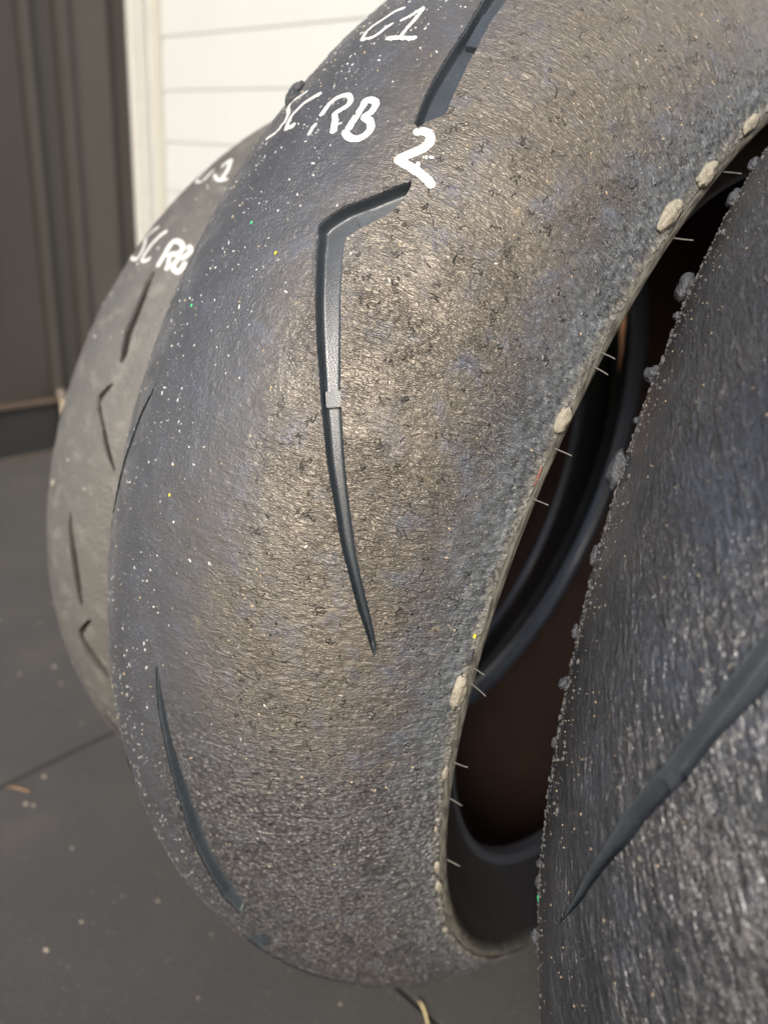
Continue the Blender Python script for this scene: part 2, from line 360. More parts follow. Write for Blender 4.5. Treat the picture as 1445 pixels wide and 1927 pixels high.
# ------------------------------------------------------------------ tyre surface
class Tyre:
    def __init__(s, R, W, D, k, H):
        s.R, s.W, s.D, s.k, s.H = R, W, D, k, H
        ss = np.linspace(0, W, 2000)
        rr = s.rad(ss)
        s._s = ss; s._a = np.concatenate([[0], np.cumsum(np.hypot(np.diff(ss), np.diff(rr)))])
        s.A = s._a[-1] * 1000                     # half arc width, mm
        s.mmdeg = R * 1000 * math.pi / 180        # mm of crown per degree
    def rad(s, x):
        q = np.sqrt(1 - np.minimum(s.k * np.abs(x) / s.W, 1) ** 2)
        return s.R - s.D * (1 - q) / (1 - math.sqrt(1 - s.k ** 2))
    def s2a(s, smm):
        smm = np.asarray(smm, float)
        return np.sign(smm) * np.interp(np.abs(smm) / 1000, s._s, s._a) * 1000
    def a2s(s, amm):
        amm = np.asarray(amm, float)
        return np.sign(amm) * np.interp(np.abs(amm) / 1000, s._a, s._s)
    def poly(s, pts):
        p = np.array(pts, float)
        return np.stack([p[:, 0] * s.mmdeg, s.s2a(p[:, 1])], 1)
    def frame(s, u, a):
        """u,a in mm -> base point, normal, tangent round, tangent across"""
        th = u / s.mmdeg * math.pi / 180
        x = s.a2s(a); e = 1e-4
        r = s.rad(x); dr = (s.rad(np.clip(x + e, -s.W, s.W)) - s.rad(np.clip(x - e, -s.W, s.W))) / (np.clip(x + e, -s.W, s.W) - np.clip(x - e, -s.W, s.W))
        c, sn = np.cos(th), np.sin(th)
        P = np.stack([x, -r * c, r * sn], -1)
        il = 1 / np.sqrt(1 + dr * dr)
        N = np.stack([-dr * il, -c * il, sn * il], -1)
        TA = np.stack([il, -dr * il * c, dr * il * sn], -1)
        TU = np.stack([np.zeros_like(c), sn, c], -1)
        return P, N, TU, TA
    def surf(s, u, a, extra=0.0):
        P, N, TU, TA = s.frame(u, a)
        h, out = s.H(u, a)
        return P + N * ((h + extra)[..., None] * .001) + TA * (out[..., None] * .001)

def poly_sd(P, Q):
    """signed distance (negative inside) of points Q (n,2) to closed polygon P"""
    A = P; B = np.roll(P, -1, 0)
    d2 = np.full(len(Q), 1e9); ins = np.zeros(len(Q), bool)
    for a, b in zip(A, B):
        ab = b - a; L = ab @ ab + 1e-12
        t = np.clip(((Q - a) @ ab) / L, 0, 1)
        d2 = np.minimum(d2, ((Q - a - t[:, None] * ab) ** 2).sum(1))
        c = (a[1] > Q[:, 1]) != (b[1] > Q[:, 1])
        with np.errstate(divide='ignore', invalid='ignore'):
            xi = (b[0] - a[0]) * (Q[:, 1] - a[1]) / (b[1] - a[1]) + a[0]
        ins ^= c & (Q[:, 0] < xi)
    d = np.sqrt(d2)
    return np.where(ins, -d, d)

def groove_sd(polys, U, A, margin=6):
    sd = np.full(U.shape, 99.0)
    for P in polys:
        m = (U > P[:, 0].min() - margin) & (U < P[:, 0].max() + margin) & (A > P[:, 1].min() - margin) & (A < P[:, 1].max() + margin)
        if not m.any(): continue
        Q = np.stack([U[m], A[m]], 1)
        d = poly_sd(P, Q)
        sd[m] = np.minimum(sd[m], d)
    return sd

def snap(U, A, sd, move):
    """move the chosen grid points onto the sd = 0 line"""
    gu = np.gradient(sd, axis=0) / np.maximum(np.abs(np.gradient(U, axis=0)), 1e-6)
    ga = np.gradient(sd, axis=1) / np.maximum(np.abs(np.gradient(A, axis=1)), 1e-6)
    n = np.sqrt(gu * gu + ga * ga); n[n < .5] = 1
    U = np.where(move, U - sd * gu / n ** 2, U); A = np.where(move, A - sd * ga / n ** 2, A)
    return U, A

def grid_quads(nr, nc, wrap=False):
    i = np.arange(nr * nc).reshape(nr, nc)
    if wrap: i = np.vstack([i, i[:1]])
    return np.stack([i[:-1, :-1], i[:-1, 1:], i[1:, 1:], i[1:, :-1]], -1)

def build_tread(T, rows, cols, polys, mat, parent):
    """rows: angles (deg, ascending, < 360 span), cols: arc mm"""
    U, A = np.meshgrid(rows * T.mmdeg, cols, indexing='ij')
    sd = groove_sd(polys, U, A)
    cell = .6
    q = grid_quads(*U.shape, wrap=True)
    keep = np.ones(q.shape[:2], bool)
    smax = np.maximum.reduce([np.roll(sd, (0, 0), (0, 1)), np.roll(sd, -1, 0), np.roll(sd, -1, 1), np.roll(np.roll(sd, -1, 0), -1, 1)])[:, :-1]
    keep = smax > .3 * cell
    # points that belong to kept cells but lie inside a groove, or just outside it, go to the lip
    own = np.zeros(U.shape, bool)
    k2 = keep
    own[:, :-1] |= k2; own[:, 1:] |= k2
    own |= np.roll(own, 1, 0)
    near = own & (sd < .3 * cell) & (sd > -2.2)
    jag = pn(U / 1.3, A / 1.3, 31) * .16
    U, A = snap(U, A, np.where(near, sd + jag, sd), near)
    sd2 = np.where(near, 0, sd)
    P = T.surf(U, A, lip(U, A, sd2))
    uv = np.stack([U * .001, A * .001], -1).reshape(-1, 2)
    return np_mesh('tread', P.reshape(-1, 3), q[keep], mat, parent, uv)

def lip(U, A, sd):
    m = np.exp(-np.clip(sd, 0, 50) / 1.3) * (sd < 20)
    return m * (.12 + .28 * np.abs(pn(U / 1.8, A / 1.8, 77)))

def build_groove(T, P, depth, mat, parent, step=.4, bars=(), ramp_w=.6):
    u = np.arange(P[:, 0].min() - 1.2, P[:, 0].max() + 1.2, step)
    a = np.arange(P[:, 1].min() - 1.2, P[:, 1].max() + 1.2, step)
    U, A = np.meshgrid(u, a, indexing='ij')
    sd = poly_sd(P, np.stack([U.ravel(), A.ravel()], 1)).reshape(U.shape)
    d = depth * (1 - np.exp(-(np.clip(-sd, 0, 99) / ramp_w) ** 1.5))
    h, out = T.H(U, A)
    Pt, N, TU, TA = T.frame(U, A)
    low = -.30 - d + h * np.exp(-np.clip(-sd, 0, 9) / .5)
    co = Pt + N * (low[..., None] * .001)
    q = grid_quads(*U.shape)
    ok = (sd < .8)
    kq = ok[:-1, :-1] & ok[1:, :-1] & ok[:-1, 1:] & ok[1:, 1:]
    g = np_mesh('groove', co.reshape(-1, 3), q[kq], mat, parent)
    for (bu, ba, bl, bw, bh, rot) in bars:
        bm = box_bm(-bl / 2000, bl / 2000, -bw / 2000, bw / 2000, -.004, .0, .0002, 2)
        b = bm_obj('wear_bar', bm, mat, g, smooth=False)
        p, n, tu, ta = [x[0] for x in T.frame(np.array([bu]), np.array([ba]))]
        c, s_ = math.cos(rot), math.sin(rot)
        x = tu * c + ta * s_; y = ta * c - tu * s_; z = n
        M = Matrix(((x[0], y[0], z[0], 0), (x[1], y[1], z[1], 0), (x[2], y[2], z[2], 0), (0, 0, 0, 1)))
        p = p + n * bh * .001
        M.translation = Vector(p); b.matrix_local = M
    return g

def build_mark(T, name, strokes, pxmm, parent, mat=None, rough=.12, lift=.13):
    """pen strokes laid on the rubber as a thin skin of paint"""
    mat = mat or M_PAINT
    segs = []
    for pts, w in strokes:
        p = np.array(pts, float); p = np.stack([p[:, 0] * T.mmdeg, T.s2a(p[:, 1])], 1)
        # Catmull-Rom
        q = np.vstack([2 * p[0] - p[1], p, 2 * p[-1] - p[-2]])
        c = []
        for i in range(1, len(q) - 2):
            for t in np.linspace(0, 1, 7)[:-1]:
                c.append(.5 * ((2 * q[i]) + (-q[i - 1] + q[i + 1]) * t + (2 * q[i - 1] - 5 * q[i] + 4 * q[i + 1] - q[i + 2]) * t * t + (-q[i - 1] + 3 * q[i] - 3 * q[i + 1] + q[i + 2]) * t ** 3))
        c.append(p[-1]); segs.append((np.array(c), w * pxmm / 2))
    allp = np.vstack([s_[0] for s_ in segs]); m = 3
    step = .22
    U, A = np.meshgrid(np.arange(allp[:, 0].min() - m, allp[:, 0].max() + m, step), np.arange(allp[:, 1].min() - m, allp[:, 1].max() + m, step), indexing='ij')
    sd = np.full(U.shape, 99.0)
    for c, hw in segs:
        for a, b in zip(c[:-1], c[1:]):
            ab = b - a; L = ab @ ab + 1e-12
            t = np.clip(((U - a[0]) * ab[0] + (A - a[1]) * ab[1]) / L, 0, 1)
            sd = np.minimum(sd, np.hypot(U - a[0] - t * ab[0], A - a[1] - t * ab[1]) - hw)
    sd = sd + rough * 1.1 * pn(U / .6, A / .6, 5) + rough * .8 * pn(U / 2.5, A / 2.5, 9)
    near = (np.abs(sd) < .5 * step)
    smin = np.minimum.reduce([sd[:-1, :-1], sd[1:, :-1], sd[:-1, 1:], sd[1:, 1:]])
    U2, A2 = snap(U, A, sd, near)
    sn = np.where(near, 0, sd)
    ok = sn <= 0
    kq = ok[:-1, :-1] & ok[1:, :-1] & ok[:-1, 1:] & ok[1:, 1:]
    prof = lift * (1 - np.exp(-np.clip(-sn, 0, 9) / .25)) + .06
    P = T.surf(U2, A2, prof)
    return np_mesh(name, P.reshape(-1, 3), grid_quads(*U.shape)[kq], mat, parent)

def lump(T, name, th, s_mm, wu, wa, wh, mat, parent, seed=0, out=0.0, sub=3):
    bm = bmesh.new(); bmesh.ops.create_icosphere(bm, subdivisions=sub, radius=1)
    from mathutils import noise as mn
    off = Vector((seed * 3.7, seed * 1.3, 5))
    for v in bm.verts:
        n = mn.noise(v.co * 1.6 + off) * .35 + mn.noise(v.co * 4 + off) * .16 + mn.noise(v.co * 9 + off) * .07
        v.co *= 1 + n
        v.co = Vector((v.co.x * wu * .0005, v.co.y * wa * .0005, v.co.z * wh * .0005))
    o = bm_obj(name, bm, mat, parent, smooth=True)
    p, n, tu, ta = [x[0] for x in T.frame(np.array([th * T.mmdeg]), T.s2a(np.array([s_mm])))]
    p = p + ta * out * .001 + n * wh * .00018
    o.matrix_local = Matrix(((tu[0], ta[0], n[0], p[0]), (tu[1], ta[1], n[1], p[1]), (tu[2], ta[2], n[2], p[2]), (0, 0, 0, 1)))
    return o

def specks(T, name, n, thr, ar, mat, parent, size=(.12, .35), dens=None, seed=1, flat=.4, elong=1.0, polys=None):
    r = np.random.default_rng(seed)
    u = r.uniform(thr[0], thr[1], n * 6) * T.mmdeg; a = r.uniform(ar[0], ar[1], n * 6)
    if dens is not None:
        k = r.random(n * 6) < dens(u, a); u, a = u[k], a[k]
    if polys:
        k = groove_sd(polys, u[:, None], a[:, None])[:, 0] > .6; u, a = u[k], a[k]
    u, a = u[:n], a[:n]; n = len(u)
    h, out = T.H(u, a)
    P, N, TU, TA = T.frame(u, a)
    P = P + N * (h[:, None] * .001)
    sz = size[0] + (size[1] - size[0]) * r.random(n) ** 3.5
    ph = r.random(n) * 6.28; el = 1 + r.random(n) * elong
    base = []
    K = 6
    V = np.zeros((n, K + 1 + K, 3))
    for i in range(K):
        ang = 2 * math.pi * i / K
        jx = 1 + .35 * (r.random(n) - .5)
        x = np.cos(ang) * el * jx; y = np.sin(ang) * jx
        xx = x * np.cos(ph) - y * np.sin(ph); yy = x * np.sin(ph) + y * np.cos(ph)
        V[:, i] = P + (TU * xx[:, None] + TA * yy[:, None]) * sz[:, None] * .001 - N * .00008
        V[:, K + i] = P + (TU * xx[:, None] + TA * yy[:, None]) * sz[:, None] * .0007 + N * (sz * flat * .0008)[:, None]
    V[:, 2 * K] = P + N * (sz * flat * .001 + .00006)[:, None]
    idx = []
    for i in range(K):
        j = (i + 1) % K
        idx += [(i, j, K + j), (i, K + j, K + i), (K + i, K + j, 2 * K)]
    idx = np.array(idx)
    F = (idx[None] + (np.arange(n) * (2 * K + 1))[:, None, None]).reshape(-1, 3)
    o = np_mesh(name, V.reshape(-1, 3), F, mat, parent, smooth=True)
    o['kind'] = 'stuff'
    return o

def lathe(T, name, prof, mat, parent, side=1, seg=360, th0=0, ripple=None):
    """prof: list of (x m, r m) ; side mirrors x"""
    p = np.array(prof, float)
    # resample smoothly
    t = np.linspace(0, 1, len(p)); tt = np.linspace(0, 1, max(24, len(p) * 6))
    def cr(y):
        q = np.concatenate([[2 * y[0] - y[1]], y, [2 * y[-1] - y[-2]]]); o = []
        for s_ in tt * (len(y) - 1):
            i = min(int(s_), len(y) - 2); f = s_ - i; a, b, c, d = q[i:i + 4]
            o.append(.5 * (2 * b + (-a + c) * f + (2 * a - 5 * b + 4 * c - d) * f * f + (-a + 3 * b - 3 * c + d) * f ** 3))
        return np.array(o)
    x, r = cr(p[:, 0]), cr(p[:, 1])
    ln = np.concatenate([[0], np.cumsum(np.hypot(np.diff(x), np.diff(r)))])
    th = np.linspace(0, 2 * math.pi, seg, endpoint=False)
    TH, X = np.meshgrid(th, x, indexing='ij'); _, Rr = np.meshgrid(th, r, indexing='ij'); _, L = np.meshgrid(th, ln, indexing='ij')
    if ripple is not None:
        Rr = Rr + ripple(TH, L)
    co = np.stack([side * X, -Rr * np.cos(TH), Rr * np.sin(TH)], -1)
    uv = np.stack([TH * .26, L], -1).reshape(-1, 2)
    q = grid_quads(seg, len(x), wrap=True).reshape(-1, 4)
    if side > 0: q = q[:, ::-1]
    return np_mesh(name, co.reshape(-1, 3), q, mat, parent, uv)

def carcass(T, parent, th=.0085, bead_x=.70, bead_r=.2165, seg=360):
    W, Re = T.W, T.R - T.D
    hgt = Re - bead_r
    for side in (-1, 1):
        pr = [(W - .0006, Re - .0002), (W + .0004, Re - .0016), (W + .0008, Re - .0042), (W - .0012, Re - .0068), (W * .955, Re - hgt * .22), (W * .90, Re - hgt * .42),
              (W * .835, Re - hgt * .62), (W * .775, Re - hgt * .82), (W * .745, bead_r + .002)]
        lathe(T, 'sidewall', pr, M_SIDE, parent, side, seg)
        bd = [(W * .747, bead_r + .006), (W * .745, bead_r + .001), (W * .725, bead_r - .0025), (W * .66, bead_r - .003), (W * .625, bead_r - .0005), (W * .615, bead_r + .007), (W * .66, bead_r + .013)]
        lathe(T, 'bead', bd, M_BEAD, parent, side, seg)
    xs = np.linspace(-W * .93, W * .93, 25)
    inner = [(x, T.rad(np.array(x)) - th - .004) for x in xs]
    left = [(-W * .66, bead_r + .012), (-W * .72, bead_r + .018), (-W * .84, Re - hgt * .45)]
    right = [(-a, b) for a, b in left[::-1]]
    lathe(T, 'inner_liner', left + [(float(a), float(b)) for a, b in inner] + right, M_LINER, parent, 1, seg)

def M4(rows, c):
    m = Matrix.Identity(4)
    for i in range(3):
        for j in range(3): m[i][j] = rows[i][j]
        m[i][3] = c[i]
    return m

def concat_rows(lo, hi, fine, coarse):
    a = np.arange(lo, hi, fine)
    b = np.arange(a[-1] + coarse, lo + 360 - coarse * .5, coarse)
    return np.concatenate([a, b])
def mirror(p, shift): return [[a + shift, -b] for a, b in p]
def shifted(p, shift): return [[a + shift, b] for a, b in p]

# ------------------------------------------------------------------ main tyre (worn rear slick, centre)
def H_main(u, a):
    th = u / 5.672
    w_sh = sstep(8, 40, a) * (1 - sstep(100, 118, a))
    low = 1 - sstep(-45, 15, u + 12 * pn(u / 30, a / 30, 3))
    h = .28 * fbm(u / 30, a / 24, 1) + .05 * pn(u / 4.5, a / 4.5, 51)
    wu = u + 1.6 * pn(u / 9, a / 9, 8); wa = a + 2.2 * pn(u / 11, a / 7, 9)
    # graining ridges running across the tread
    wu2 = u + .7 * pn(u / 5, a / 5, 8) + .10 * a * sstep(120, 260, u); wa2 = a + 1.0 * pn(u / 6, a / 6, 9)
    rd = 1 - np.abs(pn(wu2 / 1.75, wa2 / 6.5, 12)) * 2.4
    rd2 = pn(wu2 / 2.6, wa2 / 7.5, 13)
    h = h + w_sh * (.5 + .5 * np.clip(.5 + pn(u / 16, a / 16, 14), 0, 1)) * (.06 * rd + .12 * rd2)
    # torn flakes: a scooped pit with a curled lip on its upper side
    f = fbm(wu / 5.2, wa / 7.5, 17, 2); fm = w_sh * sstep(20, 55, a)
    pit = sstep(.42, .62, f); lipf = sstep(.30, .42, f) - sstep(.42, .56, f)
    h = h + fm * (-.15 * pit + .13 * lipf)
    # granular rubber towards the foot of the tyre
    gz = low * sstep(-5, 30, a)
    h = h + gz * (.60 * np.abs(pn(u / 2.5, a / 2.5, 21)) + .40 * np.abs(pn(u / 1.4, a / 1.4, 22)) - .15)
    # small pimples on the smoother centre
    cz = 1 - sstep(10, 45, a)
    h = h + cz * .20 * sstep(.45, .7, pn(u / 3.1, a / 3.1, 25))
    # upper shoulder: short diagonal scabs
    up = sstep(215, 280, u) * sstep(55, 85, a)
    h = h + up * .34 * sstep(.30, .55, pn((u + a * .7) / 3.0, (a - u * .7) / 8.0, 27))
    # crust of rolled rubber on the edge
    e = sstep(104, 121, a)
    h = h + e * (.48 * fbm(u / 4.0, a / 4.0, 29, 3) + .30 * np.abs(pn(u / 1.7, a / 1.7, 30)))
    ex = sstep(119.5, 124.0, a)
    out = ex * (.60 * fbm(u / 3.0, u * 0 + 3, 33, 4) + .15)
    el = sstep(119.5, 124.0, -a)
    out = out - el * .4 * fbm(u / 3.2, u * 0 + 7, 35, 2)
    return h, out
T1 = Tyre(.325, .0984188, .0661779, .860396, H_main)
t1 = empty('rear_tyre', M4([[0.9993672940111727, -0.0015381604544040701, 0.035533726559461916], [0, 0.999064417768062, 0.043246839766201264], [-0.03556700241496466, -0.043219477231683345, 0.998432303727716]], (0, 0, .3248)))
tag(t1, 'worn wide tyre in the centre with white marks and brown grained shoulder', 'tyre')
pB = T1.poly(B_GROOVE); pA = T1.poly(A_GROOVE); nL = 10
A_WIDE = [[a, b - (.9 if i < nL else -1.5) * min(1, max(0, (1 - a) / 8))] for i, (a, b) in enumerate(A_LOW)]
pA2 = T1.poly(A_WIDE)
pB2 = T1.poly(shifted(B_GROOVE, -60)); pB3 = T1.poly(shifted(B_GROOVE, 60))
L1 = [(20, -25), (17, -31), (14, -36.5), (10, -44), (6, -51.5), (2, -58), (2.6, -62), (6, -56.5), (10, -49), (14, -40.5), (17, -33.5)]
pL = T1.poly(L1)
pL2 = T1.poly(shifted(L1, -60))
pLB = T1.poly(mirror(B_GROOVE, -44))
pLB2 = T1.poly(mirror(B_GROOVE, 30))
polys1 = [pB, pA, pA2, pB2, pL, pLB, pLB2, pB3]
rows = concat_rows(-72, 64, .1, 1.2)
A1 = T1.A
cols = np.concatenate([np.arange(-A1, -60, 1.1), np.arange(-60, A1 - .3, .56), [A1]])
build_tread(T1, rows, cols, polys1, M_MAIN, t1)
bars1 = {0: [(22.4 * T1.mmdeg, float(T1.s2a(49.0)), 5.2, 6.6, -2.6, math.radians(-26)), (32.65 * T1.mmdeg, float(T1.s2a(34.4)), 4.6, 6.2, -1.4, math.radians(39))],
         1: [(47.6 * T1.mmdeg, float(T1.s2a(28.5)), 17.0, 5.0, -2.4, math.radians(-12))]}
for i, P in enumerate(polys1):
    build_groove(T1, P, 4.2, M_GROOVE, t1, .25 if i < 4 else .6, bars1.get(i, ()))
carcass(T1, t1)
for key, ds in (('S', 2.0), ('C', .5), ('G', .5)):
    for st in MARKS[key]:
        st[1] *= 1.25 if key != 'G' else 1.1
        for p in st[0]: p[1] += ds
for nm, key in (('letter_g', 'G'), ('digit_one', 'one'), ('letter_s', 'S'), ('letter_c', 'C'), ('comma', 'comma'), ('letter_r', 'R'), ('letter_b', 'B'), ('digit_two', 'two')):
    o = build_mark(T1, 'painted_' + nm, MARKS[key], .262 if key in ('G', 'one', 'B', 'R') else .25 if key != 'two' else .19, t1)
for i, ((th, s_), wa, wu) in enumerate(LUMPS):
    dk = i in (5, 10)
    lump(T1, 'rubber_lump', th, min(s_, 98.2), wu * .25, wa * .165, wa * .085 + .6, M_LUMP_D if dk else M_LUMP_Y, t1, seed=i + 1, out=-.6 if i < 3 else 0)
lump(T1, 'rubber_lump', 41.0, -37.5, 7, 6, 4, M_LUMP_D, t1, seed=42)
lump(T1, 'rubber_lump', 41.9, -39.5, 8, 6, 4, M_LUMP_D, t1, seed=45)
lump(T1, 'red_fleck', 22.8, 98.3, 8, .6, .8, M_RED, t1, seed=52, out=.2, sub=2)
lump(T1, 'yellow_fleck', 9.7, 97.6, 1.8, 1.2, .9, M_YEL, t1, seed=53, sub=2)
for i, (th, s_, m_) in enumerate([(30.5, -8, M_GREEN), (24.6, -22, M_GREEN), (13.2, 2, M_YEL), (50.0, -15, M_YEL), (29.0, 10.5, M_YEL)]):
    lump(T1, 'paint_fleck', th, s_, 1.6, 1.3, .6, m_, t1, seed=60 + i, sub=1)

def whisker(T, th_deg, parent, length, down=.0015, tilt=0.0, bend=0.0):
    th = math.radians(th_deg); Re = T.R - T.D - down; x0 = T.W - .0012 - down * .15
    n = 6; bm = bmesh.new(); rings = []
    for k in range(n + 1):
        f = k / n; L = length * f
        x = x0 + L * math.cos(tilt) ; r = Re - L * math.sin(tilt) ; t2 = th + bend * f * f * .01
        c = Vector((x, -r * math.cos(t2), r * math.sin(t2))); rad = .00033 * (1 - .3 * f)
        ring = []
        for q in range(6):
            a = q * math.pi / 3
            nrm = Vector((0, -math.cos(t2), math.sin(t2))); tg = Vector((0, math.sin(t2), math.cos(t2)))
            ring.append(bm.verts.new(c + (nrm * math.cos(a) + tg * math.sin(a)) * rad))
        rings.append(ring)
    for a, b in zip(rings[:-1], rings[1:]):
        for q in range(6): bm.faces.new((a[q], a[(q + 1) % 6], b[(q + 1) % 6], b[q]))
    bm.faces.new(rings[-1]); bm.faces.new(rings[0][::-1])
    bmesh.ops.recalc_face_normals(bm, faces=bm.faces[:])
    return bm_obj('rubber_whisker', bm, M_WHISK, parent, smooth=True)
for th, ln, dn in [(33.2, .0075, .002), (32.0, .0075, .002), (25.2, .0085, .002), (21.1, .0085, .002), (6.9, .007, .002), (5.4, .0095, .003), (44.8, .009, .005), (53.4, .009, .006), (-2.6, .008, .003), (-6.9, .008, .004), (-16, .008, .005), (64, .008, .003)]:
    whisker(T1, th, t1, ln, dn, random.uniform(-.1, .3), random.uniform(-.5, .5))

def dens1(u, a):
    th = u / 5.672
    d = np.exp(-((a + 8) / 26) ** 2) * (0.35 + .65 * sstep(20, 45, th)) + .30 * np.exp(-((a + 20) / 22) ** 2) + .03
    return np.clip(d * (.55 + .9 * pn(u / 22, a / 22, 88)), 0, 1)
specks(T1, 'white_specks', 3000, (-40, 64), (-60, 95), M_SPECK, t1, (.07, .50), dens1, 3, elong=1.2, polys=polys1)
specks(T1, 'dust_crumbs', 900, (-40, 64), (-70, 120), simple('dust_crumb', (.28, .22, .14), .8), t1, (.10, .45), lambda u, a: .4 + 0 * u, 4, .7, polys=polys1)
specks(T1, 'rubber_crumbs', 1500, (-60, 64), (-60, 122), simple('rubber_crumb', (.075, .072, .068), .6), t1, (.15, .6), lambda u, a: .25 + .75 * sstep(95, 118, a), 5, .8, polys=polys1)

# ------------------------------------------------------------------ right tyre (second rear slick, in the foreground)
def H_right(u, a):
    h = .3 * fbm(u / 28, a / 24, 41)
    wu = u + 1.5 * pn(u / 8, a / 8, 43); wa = a + 1.5 * pn(u / 8, a / 8, 44)
    # graining: sinuous ridges lying obliquely
    g = 1 - 2 * np.abs(pn((wu * .5 + wa * .87) / 1.9, (wu * .87 - wa * .5) / 8.5, 46))
    m = sstep(-112, -90, a) * (.45 + .55 * sstep(20, 90, u))
    h = h + m * (.10 * g + .08 * pn((wu * .5 + wa * .87) / 2.8, (wu * .87 - wa * .5) / 9, 45)) * np.clip(.65 + pn(u / 18, a / 18, 57), .2, 1)
    h = h + .08 * sstep(.35, .6, pn(wu / 2.2, wa / 2.2, 47))
    e = sstep(106, 123.5, -a)
    h = h + e * (.35 * fbm(u / 3.0, a / 3.0, 48, 3))
    ex = sstep(121, 124.2, -a)
    out = -ex * (1.2 * fbm(u / 4.0, u * 0 + 2, 49, 4) + .75 * np.abs(pn(u / 1.6, u * 0 + 5, 50)) + .5)
    return h, out
T2 = Tyre(.325, .0984188, .0661779, .860396, H_right)
t2 = empty('rear_tyre', M4([[0.993933537108667, -0.026034150608893948, -0.10685666480256202], [0.03038857728383027, 0.998764235616623, 0.03932602222202943], [0.10570079555669554, -0.04233467438420077, 0.9934964102418616]], (0.2314357318798335, 0.0023655372592981234, 0.3213497301225994)))
tag(t2, 'near rear tyre at the right edge, dark with long slanting groove and rough left edge', 'tyre')
R_GROOVE = [[-.07, -74.85], [4.65, -67.8], [7.85, -61.65], [10.1, -57.7], [11.9, -53.6], [13.3, -50.0], [15.4, -45.4], [17.5, -40.75], [19.8, -35.8], [21.7, -32.0], [23.6, -28.3], [24.1, -27.1], [24.7, -29.1], [25.4, -31.9], [26.4, -35.6], [27.5, -37.3], [28.3, -37.2],
            [28.7, -36.4], [28.15, -33.7], [27.5, -30.8], [26.9, -28.0], [26.4, -24.9], [25.9, -21.6], [25.2, -18.7], [24.6, -16.9], [24.1, -16.1], [23.5, -18.1], [22.8, -19.6], [21.4, -23.5], [20.2, -26.6], [18.1, -31.7], [17.0, -34.8], [15.3, -39.4], [13.5, -43.3], [12.5, -46.2], [11.1, -50.0], [9.1, -54.2], [7.1, -59.3], [3.7, -66.5]]
pR = T2.poly(R_GROOVE)
polys2 = [pR, T2.poly(mirror(A_GROOVE, -67)), T2.poly(mirror(A_GROOVE, -7)), T2.poly(shifted(B_GROOVE, -37)), T2.poly(shifted(A_GROOVE, -37)), T2.poly(mirror(B_GROOVE, -67))]
rows2 = concat_rows(-16, 58, .085, 1.2)
cols2 = np.concatenate([np.arange(-A1, -18, .46), np.arange(-18, A1 - .5, 1.6), [A1]])
build_tread(T2, rows2, cols2, polys2, M_RIGHT, t2)
for i, P in enumerate(polys2):
    build_groove(T2, P, 4.2, M_GROOVE, t2, .25 if i == 0 else .8, [(12.75 * T2.mmdeg, float(T2.s2a(-48.2)), 4.2, 7.0, -2.4, math.radians(26))] if i == 0 else ())
carcass(T2, t2)
RL = [((53.53, -92.64), 20, 40), ((50.8, -95.09), 28, 46), ((42.68, -98.3), 46, 60), ((34.76, -97.13), 28, 34), ((27.49, -98.3), 40, 84), ((21.29, -98.3), 14, 40), ((15.63, -98.3), 14, 30), ((11.7, -98.3), 20, 26), ((7.13, -98.3), 10, 24), ((-2.83, -97), 12, 20), ((-4.6, -97), 12, 34), ((-9.96, -96), 24, 44), ((40.03, -98.3), 14, 20), ((31.26, -98.3), 12, 16)]
for i, ((th, s_), wa, wu) in enumerate(RL):
    lump(T2, 'rubber_lump', th, s_, wu * .16, wa * .20, wa * .14 + .8, M_LUMP_D, t2, seed=80 + i, out=-wa * .045)
lump(T2, 'green_fleck', -6.6, -97.6, 4.6, 1.3, 1.2, M_GREEN, t2, seed=99, out=-.7, sub=2)
specks(T2, 'dust_crumbs', 900, (-14, 56), (-122, -20), bpy.data.materials['dust_crumb'], t2, (.07, .32), None, 14, .6, polys=polys2)
specks(T2, 'rubber_crumbs', 1300, (-14, 56), (-123.5, -100), bpy.data.materials['rubber_crumb'], t2, (.2, .8), lambda u, a: sstep(-112, -122, a) + .1, 15, .9)

# stray fibres that hang off the rough edge of the near tyre
def fibre(T, th, s_mm, pts, parent, r=.00008):
    p, n, tu, ta = [Vector(x[0]) for x in T.frame(np.array([th * T.mmdeg]), T.s2a(np.array([s_mm])))]
    bm = bmesh.new(); prev = None
    for (du, da, dn) in pts:
        c = p + tu * du * .001 + ta * da * .001 + n * dn * .001
        ring = [bm.verts.new(c + (tu * math.cos(k * 2.094) + n * math.sin(k * 2.094)) * r) for k in range(3)]
        if prev:
            for k in range(3): bm.faces.new((prev[k], prev[(k + 1) % 3], ring[(k + 1) % 3], ring[k]))
        prev = ring
    bmesh.ops.recalc_face_normals(bm, faces=bm.faces[:])
    return bm_obj('fibre', bm, M_WHISK, parent, smooth=True)
for j, th in enumerate((22.5, 21.8, 19.6, 20.6)):
    L = [8, 5, 6, 4][j]
    fibre(T2, th, -98.2, [(L * .25 * math.sin(k * .5 + j), -L * k / 8, .5 * math.sin(k * .7)) for k in range(9)], t2)

